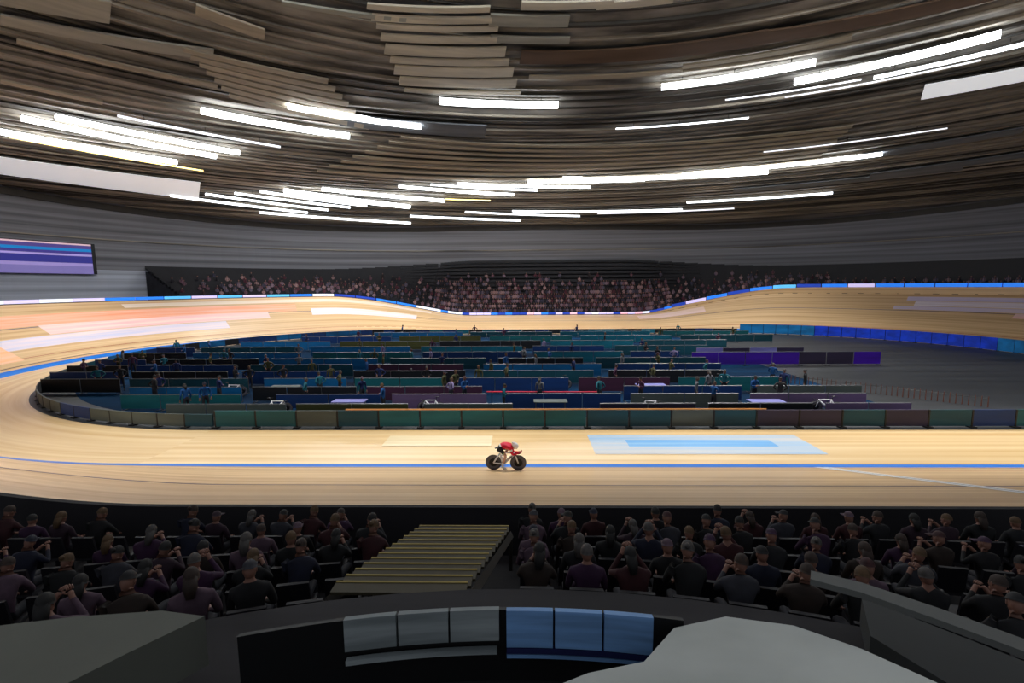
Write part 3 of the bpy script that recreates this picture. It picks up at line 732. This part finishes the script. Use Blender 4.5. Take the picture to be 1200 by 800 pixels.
prof[0] = (9.85, -.5); prof += [(5.5, 3.2), (3.0, 3.2), (3.0, -.5)]
AX0, AX1 = -2.25, -.15
nsweep(mb, -13, 13.5, prof)
nstand = tag(build('near_grandstand', mb, M['tier']), kind='structure')
mb = MB(); mb.box((0, .2, 3.05), (9, 5.6, .3)); tag(build('camera_platform', mb, M['tier']), kind='structure')
# seats
mb = MB(); mb.box((0, .02, .44), (.46, .44, .05), taper=.94); mb.box((0, -.2, .7), (.46, .05, .46), rx=.12, taper=.92); mb.box((0, .0, .21), (.08, .3, .42))
seat_me = mb.mesh('seat', [M['seat']])
random.seed(11)
side = lambda x: ('far to the left' if x < -6 else 'left of the yellow-edged stairs' if x < AX0 else 'just right of the yellow-edged stairs' if x < 4 else 'far to the right')
first_col = {}
for k, (y, z) in enumerate(NROW):
    half = [11.5, 10.6, 9.6, 8.4, 7.2][k]; x = -half; cnt = 0
    while x < half:
        if AX0 - .3 < x < AX1 + .3: x = AX1 + .32; continue
        yy = ny(y, x); rz = math.atan(2 * cv(y) * x) * -1
        s = link('seat', seat_me, nstand); s.location = (x, yy - .02, z); s.rotation_euler = (0, 0, rz)
        if random.random() < .88:
            pi = random.choices([0, 1, 2, 3], [5, 4, 1, 2])[0]
            cnt += 1
            person(SEAT, POSE, pi, (x + random.uniform(-.03, .03), yy, z), rz + random.uniform(-.15, .15),
                   '%s from left in the %s near row' % (numw(cnt - 1), ordn[k]), 'spectators in the near stand')
        x += .64
# raised aisle stairs with yellow nosings
ys = mat('yellow_nosing', rgb(140, 120, 46), .6, coord='Object')
st = tag(empty('aisle_stairs', (-1.2, 8.6, 2.1)), 'steel stairs with yellow-edged treads between the near seats', 'stairs')
tread = mat('pale_grey_tread', rgb(66, 60, 44), .7, coord='Object')
n = 13
for i in range(n):
    y = 8.6 - i * .24; z = 2.30 + i * .062
    cx = -1.15 - .5 * (i / n)
    mb = MB(); mb.box((cx + 1.2, y - 8.6, z - 2.1), (1.75, .23, .04)); build('tread', mb, tread, st)
    mb = MB(); mb.box((cx + 1.2, y - 8.6 + .10, z - 2.1 + .022), (1.75, .035, .012)); build('nosing', mb, ys, st)['label'] = 'yellow nosing'
for sx in (-1, 1):
    mb = MB(); mb.tube([(sx * .9 + .05, 0.1, -.0), (sx * .9 - .45, -3.0, .78)], .06, 4, flat=1.8); build('stringer', mb, M['truss'], st)
    mb = MB(); mb.box((sx * .9 + .05, .1, -.32), (.07, .07, .75)); build('support_post', mb, M['truss'], st)
# parapet with panels in front of the walkway
def panel(name, x0, x1, y, z0, z1, m, parent, th=.05, n=10):
    mb = MB(); nsweep(mb, x0, x1, [(y, z0), (y, z1), (y - th, z1), (y - th, z0)], n); return build(name, mb, m, parent)
pp = tag(empty('parapet', (0, 0, 0)), 'curved dark parapet with pale grey and light blue panels below the camera', 'parapet')
M['pgrey'] = mat('pale_grey_panel', rgb(150, 158, 160), .5, col2=rgb(112, 120, 122), scale=(.6, 3, 8), coord='Object')
M['pblue'] = mat('light_blue_panel', rgb(120, 165, 220), .45, col2=rgb(96, 132, 176), scale=(.6, 3, 8), coord='Object')
M['pnavy'] = mat('navy_strip', rgb(30, 36, 84), .5, coord='Object')
M['gfloor'] = mat('grey_concrete_ledge', rgb(196, 200, 196), .75, col2=rgb(168, 172, 168), scale=(.5, .9, .5), coord='Object')
panel('base_wall', -2.5, 1.45, 4.16, 3.0, 3.93, M['black'], pp, .04, 20)
for i in range(3):
    a = -1.62 + i * .47; panel('grey_panel', a, a + .45, 4.10, 3.67, 3.98, M['pgrey'], pp)
for i in range(3):
    a = -.16 + i * .45; panel('blue_panel', a, a + .43, 4.10, 3.60, 3.97, M['pblue'], pp)['label'] = 'light blue panel'
panel('navy_strip', -.16, 1.17, 4.10, 3.535, 3.59, M['pnavy'], pp); panel('blue_strip', -.16, 1.17, 4.10, 3.49, 3.525, M['pblue'], pp)
panel('grey_strip', -1.62, -.25, 4.10, 3.53, 3.58, M['pgrey'], pp)
def slab(name, pts, z, th, m, label, cat):
    mb = MB(); n = len(pts)
    vs = [(x, y, z) for x, y in pts] + [(x, y, z - th) for x, y in pts]
    mb.add(vs, [tuple(range(n)), tuple(range(2 * n - 1, n - 1, -1))] + [(i, i + n, (i + 1) % n + n, (i + 1) % n) for i in range(n)])
    o = build(name, mb, m); return tag(o, label, cat)
slab('ledge', [(0.30, 3.33), (0.51, 3.43), (0.98, 3.55), (1.35, 3.94), (1.87, 4.09), (2.43, 3.98), (2.84, 3.71), (3.18, 3.37), (3.05, 3.01), (0.15, 2.97)], 3.9, .5, M['gfloor'], 'pale grey concrete ledge at the lower right of the platform', 'ledge')
slab('ledge', [(-4.92, 3.87), (-4.20, 4.02), (-3.45, 4.11), (-2.99, 4.04), (-3.34, 3.59), (-3.56, 3.28), (-3.45, 2.92), (-4.06, 2.91)], 3.9, .5, mat('dark_grey_ledge', rgb(96, 98, 90), .75, coord='Object'), 'dark grey concrete ledge at the lower left corner', 'ledge')
slab('handrail_cap', [(2.88, 4.50), (3.25, 4.31), (3.67, 3.95), (4.06, 3.56), (3.94, 3.41), (3.54, 3.80), (3.14, 4.16), (2.79, 4.36)], 4.1, .06, mat('rail_grey', rgb(96, 98, 96), .7, coord='Object'), 'narrow curved grey rail cap right of the concrete ledge', 'rail')
slab('side_platform', [(3.63, 4.80), (4.06, 4.36), (4.49, 3.91), (4.00, 3.32), (3.68, 3.31), (3.57, 3.70), (3.32, 4.24)], 3.6, .3, mat('dark_platform', rgb(58, 60, 60), .8, coord='Object'), 'dark grey side platform under the curved rail at lower right', 'platform')


# ------------------------------------------------------------------ bicycle and rider
BM = {'tyre': mat('tyre_rubber', rgb(22, 20, 22), .6, coord='Object'), 'disc': mat('grey_disc_carbon', rgb(92, 88, 94), .35, coord='Object'), 'hubdark': mat('black_disc_centre', rgb(12, 10, 12), .4, coord='Object'),
      'frame': mat('white_frame_paint', rgb(240, 240, 245), .25, coord='Object', coat=.6), 'chrome': mat('silver_metal', rgb(190, 192, 198), .25, metal=.8, coord='Object'), 'bk': M['black']}
def make_bike():
    e = empty('track_bicycle', (0, 0, 0)); R = .325
    for x in (0, 1.0):
        mb = MB(); mb.tube([(x + (R - .011) * math.cos(2 * PI * i / 40), 0, .335 + (R - .011) * math.sin(2 * PI * i / 40)) for i in range(40)], .0125, 6, closed=True)
        wh = build('wheel' , mb, BM['tyre'], e, True); wh['label'] = 'black tyre and disc wheel'
        mb = MB(); mb.disc((x, 0, .335), [(.305, -.009), (.24, -.013), (.17, -.018), (.17, .018), (.24, .013), (.305, .009), (.305, -.009)], 40); build('disc', mb, BM['disc'], wh, True)
        mb = MB(); mb.disc((x, 0, .335), [(.0, -.03), (.13, -.0235), (.168, -.019), (.168, .019), (.13, .0235), (0, .03)], 32); build('disc_centre', mb, BM['hubdark'], wh, True)
    bb = (.39, 0, .285)
    mb = MB()
    mb.tube([bb, (.245, 0, .80)], [.024, .02], 8, flat=1.7)                       # seat tube
    mb.tube([bb, (.84, 0, .69)], [.042, .034], 8, flat=1.5)                       # down tube
    mb.tube([(.25, 0, .775), (.85, 0, .735)], [.018, .022], 8, flat=1.3)          # top tube
    mb.tube([(.845, 0, .76), (.875, 0, .655)], .026, 8)                             # head tube
    for s in (-1, 1):
        mb.tube([bb, (.2, s * .05, .31), (0, s * .055, .335)], [.022, .02, .018], 6, flat=1.7)
        mb.tube([(.262, 0, .72), (.12, s * .045, .52), (0, s * .055, .335)], [.02, .022, .02], 6, flat=1.7)
    mb.disc((bb[0], 0, bb[2]), [(0, -.035), (.028, -.035), (.028, .035), (0, .035)], 12)
    fr = build('frame', mb, BM['frame'], e, True)
    mb = MB(); mb.tube([(.62, -.035, .497), (.75, -.031, .61)], .015, 6, flat=1.3); build('dark_decal', mb, BM['bk'], fr)
    mb = MB()
    for s in (-1, 1): mb.tube([(.88, s * .012, .67), (.90, s * .05, .62), (1.0, s * .05, .335)], [.034, .03, .022], 8, flat=1.6)
    build('fork', mb, BM['frame'], e, True)
    mb = MB(); mb.tube([(.245, 0, .78), (.2, 0, .93)], [.019, .017], 8, flat=1.7); build('seatpost', mb, BM['bk'], e, True)
    mb = MB(); mb.tube([(.06, 0, .945), (.14, 0, .96), (.24, 0, .955), (.34, 0, .945)], [.05, .065, .035, .016], 10, flat=.35); build('saddle', mb, BM['bk'], e, True)
    mb = MB(); mb.disc((bb[0], -.05, bb[2]), [(.075, -.003), (.1, -.003), (.1, .003), (.075, .003), (.075, -.003)], 32)
    for k in range(5): a = 2 * PI * k / 5; mb.tube([(bb[0], -.05, bb[2]), (bb[0] + .09 * math.cos(a), -.05, bb[2] + .09 * math.sin(a))], .008, 5)
    ch = build('chainring', mb, BM['chrome'], e, True)
    mb = MB(); mb.tube([(bb[0], -.05, bb[2] + .1), (0, -.05, .335 + .035), (-.03, -.05, .335), (0, -.05, .335 - .035), (bb[0], -.05, bb[2] - .1)], .006, 5); build('chain', mb, BM['bk'], ch)
    for s, (dx, dz) in ((-1, (.045, -.16)), (1, (-.045, .16))):
        mb = MB(); mb.tube([(bb[0], s * .075, bb[2]), (bb[0] + dx, s * .085, bb[2] + dz)], [.014, .01], 6); cr = build('crank', mb, BM['chrome'], e, True)
        mb = MB(); mb.box((bb[0] + dx, s * .13, bb[2] + dz), (.09, .07, .02)); build('pedal', mb, BM['bk'], cr)
    mb = MB(); mb.tube([(.85, 0, .73), (.93, 0, .71)], .018, 8); mb.tube([(.97, -.2, .68), (.93, -.19, .71), (.93, 0, .71), (.93, .19, .71), (.97, .2, .68)], .014, 8)
    mb.tube([(.97, -.2, .68), (1.03, -.2, .66)], .015, 8); mb.tube([(.97, .2, .68), (1.03, .2, .66)], .015, 8); hb = build('handlebar', mb, BM['bk'], e, True)
    mb = MB()
    for s in (-1, 1): mb.tube([(.84, s * .06, .715), (1.05, s * .05, .725), (1.14, s * .05, .79)], .012, 6); mb.box((.86, s * .1, .70), (.12, .07, .015))
    build('aero_extension', mb, BM['bk'], hb, True)
    return e
bike = make_bike()
tag(bike, 'white track bicycle with grey and black disc wheels under the racing rider', 'bicycle')
RM = [mat('rider_skin', rgb(222, 172, 150), .5, coord='Object'), mat('red_jersey', rgb(228, 14, 60), .55, col2=rgb(212, 8, 52), scale=(6, 6, 6), coord='Object'), mat('black_shorts', rgb(20, 24, 40), .6, coord='Object'),
      mat('white_overshoe', rgb(236, 236, 242), .5, coord='Object'), PM['dark'], PM['lip'], mat('red_glove', rgb(190, 50, 80), .6, coord='Object'), mat('white_panel', rgb(240, 240, 240), .6, coord='Object'), mat('green_trim', rgb(150, 205, 120), .6, coord='Object')]
def rreg(a, b, t, c):
    if a == 'neck': return 1 if t < .5 else 0
    if a.startswith('wr'): return 6
    if a == 'pelvis' and b == 'waist': return 2 if t < .45 else (7 if c.z > 1.06 and t < .75 else 1)
    if a == 'pelvis': return 2
    if a.startswith('hip'): return 2 if t < .62 else (8 if t < .68 else 0)
    if a.startswith('kn'): return 0 if t < .68 else 3
    if a.startswith('an'): return 3
    if a == 'waist' and c.z > 1.19 and .2 < t < .75: return 1
    if a.startswith('sh') and t > .3 and t < .5: return 7
    return 1
J = {'pelvis': (.20, 0, 1.03, .125, 1.0), 'waist': (.38, 0, 1.12, .125, 1.1), 'chest': (.60, 0, 1.10, .135, 1.15), 'neck': (.765, 0, .965, .06), 'head': (.855, 0, 1.035, .055), 'face': (.75, 0, -.5),
     'shL': (.67, .165, 1.04, .078), 'shR': (.67, -.165, 1.04, .078),
     'elL': (.80, .13, .735, .054), 'elR': (.79, -.14, .73, .056), 'wrL': (1.02, .06, .765, .034), 'wrR': (1.02, -.06, .765, .034), 'handL': (1.09, .05, .785, .034), 'handR': (1.09, -.05, .785, .034),
     'hipR': (.23, -.095, .985, .1), 'knR': (.51, -.11, .67, .064), 'anR': (.355, -.115, .235, .042), 'toeR': (.505, -.125, .105, .032),
     'hipL': (.23, .095, .985, .09), 'knL': (.60, .10, .84, .056), 'anL': (.275, .115, .545, .036), 'toeL': (.415, .125, .455, .032)}
me, hd, HM = body('racing_cyclist', J, RM, rreg, 2, curl=(0, 0, 1))
rider = link('person', me)
tag(rider, 'racing cyclist in red jersey, black shorts and white helmet crouched on a white bicycle', 'person')
mb = MB(); mb.ball(hd + HM @ Vector((0, .0, .03)), (.112, .145, .135), 16, 12, 0, z0=-.35, M=HM)
mb.tube([hd + HM @ Vector((0, -.03, .07)), hd + HM @ Vector((0, -.12, .06)), hd + HM @ Vector((0, -.2, .02))], [.085, .06, .015], 10, 0)
hl = build('helmet', mb, mat('white_helmet_shell', rgb(240, 238, 240), .25, coord='Object', coat=.6), rider, True)
mb = MB(); mb.ball(hd + HM @ Vector((0, .052, .0)), (.078, .075, .05), 12, 8, 0, M=HM); build('visor', mb, BM['hubdark'], hl, True)
rm_ = mat('red_helmet_mark', rgb(200, 20, 60), .4, coord='Object')
mb = MB()
for k in range(5):
    a = PI / 2 + 2 * PI * k / 5; c = hd + HM @ Vector((.0905, -.01, .05))
    mb.tube([c, c + HM @ Vector((0, .042 * math.cos(a), .042 * math.sin(a)))], [.014, .004], 5)
build('red_leaf_mark', mb, rm_, hl)
for s, f in (('R', -1), ('L', 1)):
    a = Vector(J['an' + s][:3]); t = Vector(J['toe' + s][:3]); d = (t - a).normalized()
    mb = MB(); mb.tube([a + Vector((-.03, 0, -.02)), a + d * .07 + Vector((0, 0, -.02)), t, t + d * .05], [.046, .052, .046, .026], 10, 0, flat=.8); build('overshoe', mb, RM[3], rider, True)
    w_ = Vector(J['hand' + s][:3])
# place both on the banking beside the blue band, leaning with the slope
off = AP + BLUE + .88
Px = -1.06
py = CY - R0 - off
slope = math.atan2(bank_z(.5, AP + BLUE + 1) - bank_z(.5, AP + BLUE), 1)
pz = bank_z(un(Px), off)
TM = Matrix.Translation((Px, py, pz + .002)) @ Matrix.Rotation(-.03, 4, 'Z') @ Matrix.Rotation(slope * .25, 4, 'X') @ Matrix.Scale(.89, 4)
bike.matrix_world = TM; rider.matrix_world = TM
# rollers with spare bicycles in the pens
random.seed(21)
for i, (x, y, a) in enumerate([(-14, 25.0, .2), (-4.5, 25.2, 3.0), (6.3, 24.9, .1), (16.8, 25.1, 2.9), (-19, 29.2, .3), (3.0, 31.4, 3.3), (13, 31.6, .2), (-8, 34.0, 2.9)]):
    b = copy_tree(bike); b.matrix_world = Matrix.Translation((x, y, 0)) @ Matrix.Rotation(a, 4, 'Z')
    tag(b, 'spare white disc-wheeled track bicycle in the team pens, %s nearest to the near fence' % ordn[i], 'bicycle', 'spare bicycles in the team pens')
# people in the infield
BUSY = [(-14, 25.0), (-4.5, 25.2), (6.3, 24.9), (16.8, 25.1), (-19, 29.2), (3.0, 31.4), (13, 31.6), (-8, 34.0), (-9.5, 25.2), (1.5, 25.1), (13, 25.0), (-15, 29.0), (8, 29.2), (-6, 34.2), (10, 37.2), (-16, 40.2)]
BUSY += [(x - .9, y) for x, y in BUSY[:8]] + [(x + .9, y) for x, y in BUSY[:8]]
IT = [('teal', rgb(10, 92, 108)), ('navy', rgb(16, 34, 84)), ('black', rgb(18, 18, 24)), ('deep blue', rgb(0, 70, 130)), ('plum', rgb(70, 34, 64)), ('grey', rgb(92, 96, 104)), ('olive', rgb(66, 66, 36)), ('lavender', rgb(128, 118, 160))]
k = 0
spots = []
for ri, (y, segs, h) in enumerate(ROWS):
    for (x0, x1, c) in segs:
        for j in range(2 if ri < 7 else 1):
            for _ in range(20):
                x, yy = random.uniform(x0 + .5, x1 - .5), y + random.uniform(.5, 1.4)
                if all(math.hypot(x - s_[1], yy - s_[2]) > .75 for s_ in spots) and all(abs(x - b_[0]) > 1.9 or abs(yy - b_[1]) > .9 for b_ in BUSY): spots.append((ri, x, yy)); break
spots.sort(); lr = -1
for ri, x, y in spots:
    nn_ = 0 if ri != lr else nn_ + 1; lr = ri
    pi = random.randrange(3)
    person(STAND, SPOSE, pi, (x, y, 0), random.uniform(0, 6.28), '%s from left behind the %s pen row' % (numw(nn_), ordn[ri]), 'team staff in the infield', IT)

# ------------------------------------------------------------------ the far crowd: small seated figures
def tiny(mb, M4, mi0, mi1, mi2):
    t = lambda x, y, z: M4 @ Vector((x, y, z))
    mb.tube([t(0, 0, .42), t(0, .0, .75), t(0, .03, 1.08)], [.17, .17, .12], 6, mi0, flat=.75)
    mb.ball(t(0, .05, 1.26), (.085, .09, .115), 6, 4, mi1)
    mb.ball(t(0, .02, 1.29), (.095, .1, .1), 6, 3, 3, z0=0)
    for s in (-1, 1):
        mb.tube([t(s * .19, .02, 1.02), t(s * .25, .08, .76), t(s * .1, .3, .66)], [.06, .05, .035], 4, mi0)
        mb.tube([t(s * .1, .02, .5), t(s * .13, .46, .5), t(s * .13, .46, .06)], [.08, .065, .045], 4, mi2)
FCOL = [tuple(q * .8 for q in c_) for c_ in [rgb(120, 84, 98), rgb(40, 36, 44), rgb(150, 124, 138), rgb(92, 44, 58), rgb(70, 66, 86), rgb(176, 140, 140), rgb(60, 48, 50), rgb(110, 100, 118)]]
FM = [mat('far_cloth', c, .8, coord='Object') for c in FCOL]
tm = MB(); tiny(tm, Matrix.Identity(4), 0, 1, 2)
tiny_me = tm.mesh('far_spectator', [PM['top'], PM['skin'], PM['legs'], PM['dark']]); tiny_me.transform(Matrix.Scale(.89, 4))
cand = []
for r in range(9):
    o = RIM + .5 + .82 * r + .42
    nseat = int((arc_s(ST1) - arc_s(ST0)) / (.66 if r % 2 else .675))
    for i in range(nseat):
        u = ST0 + (ST1 - ST0) * (i + .5 + random.uniform(-.12, .12)) / nseat
        p_occ = .93 if r < 5 else (.5 if r < 7 else .15)
        if u < 1.8 and r > 3: continue
        if u > 3.2: p_occ *= max(0, min(1, (3.34 - u) / .06))
        if random.random() > p_occ: continue
        p, nn = path(u, o); rel = p - Vector((0, 0, 0)); depth = p.y
        if abs(p.x / max(depth, 1)) > 1.12: continue
        cand.append((p.length, r, u, p, math.atan2(nn.y, nn.x) + PI / 2))
cand.sort(key=lambda c: c[0])
NI = 110; CNT = {}
fcn = ['mauve', 'charcoal', 'dusty lilac', 'dark red', 'slate', 'pale pink', 'brown', 'grey-violet']
for q, (d, r, u, p, a) in enumerate(cand[:NI]):
    ci = random.randrange(len(FCOL)); o = link('person', tiny_me); o.location = (p.x, p.y, row_z(r, u)); o.rotation_euler = (0, 0, a); o.color = (*FCOL[ci], 1)
    kk = (r, p.x > 0); CNT[kk] = CNT.get(kk, -1) + 1
    tag(o, 'person in %s, %s from the %s end of the far stand, %s row' % (fcn[ci], numw(CNT[kk]), 'right' if p.x > 0 else 'left', ordn[r]), 'person', 'spectators at the ends of the far stand')
mb = MB()
for d, r, u, p, a in cand[NI:]:
    tiny(mb, Matrix.Translation((p.x, p.y, row_z(r, u))) @ Matrix.Rotation(a, 4, 'Z'), random.randrange(len(FM)), len(FM), len(FM) + 1)
    # dark cap of hair uses slot 3
crowd = build('far_crowd', mb, FM + [PM['skin'], PM['legs']])
tag(crowd, 'dense crowd of people in mauve, grey and dark clothes filling the far stand', 'crowd', None, 'stuff')
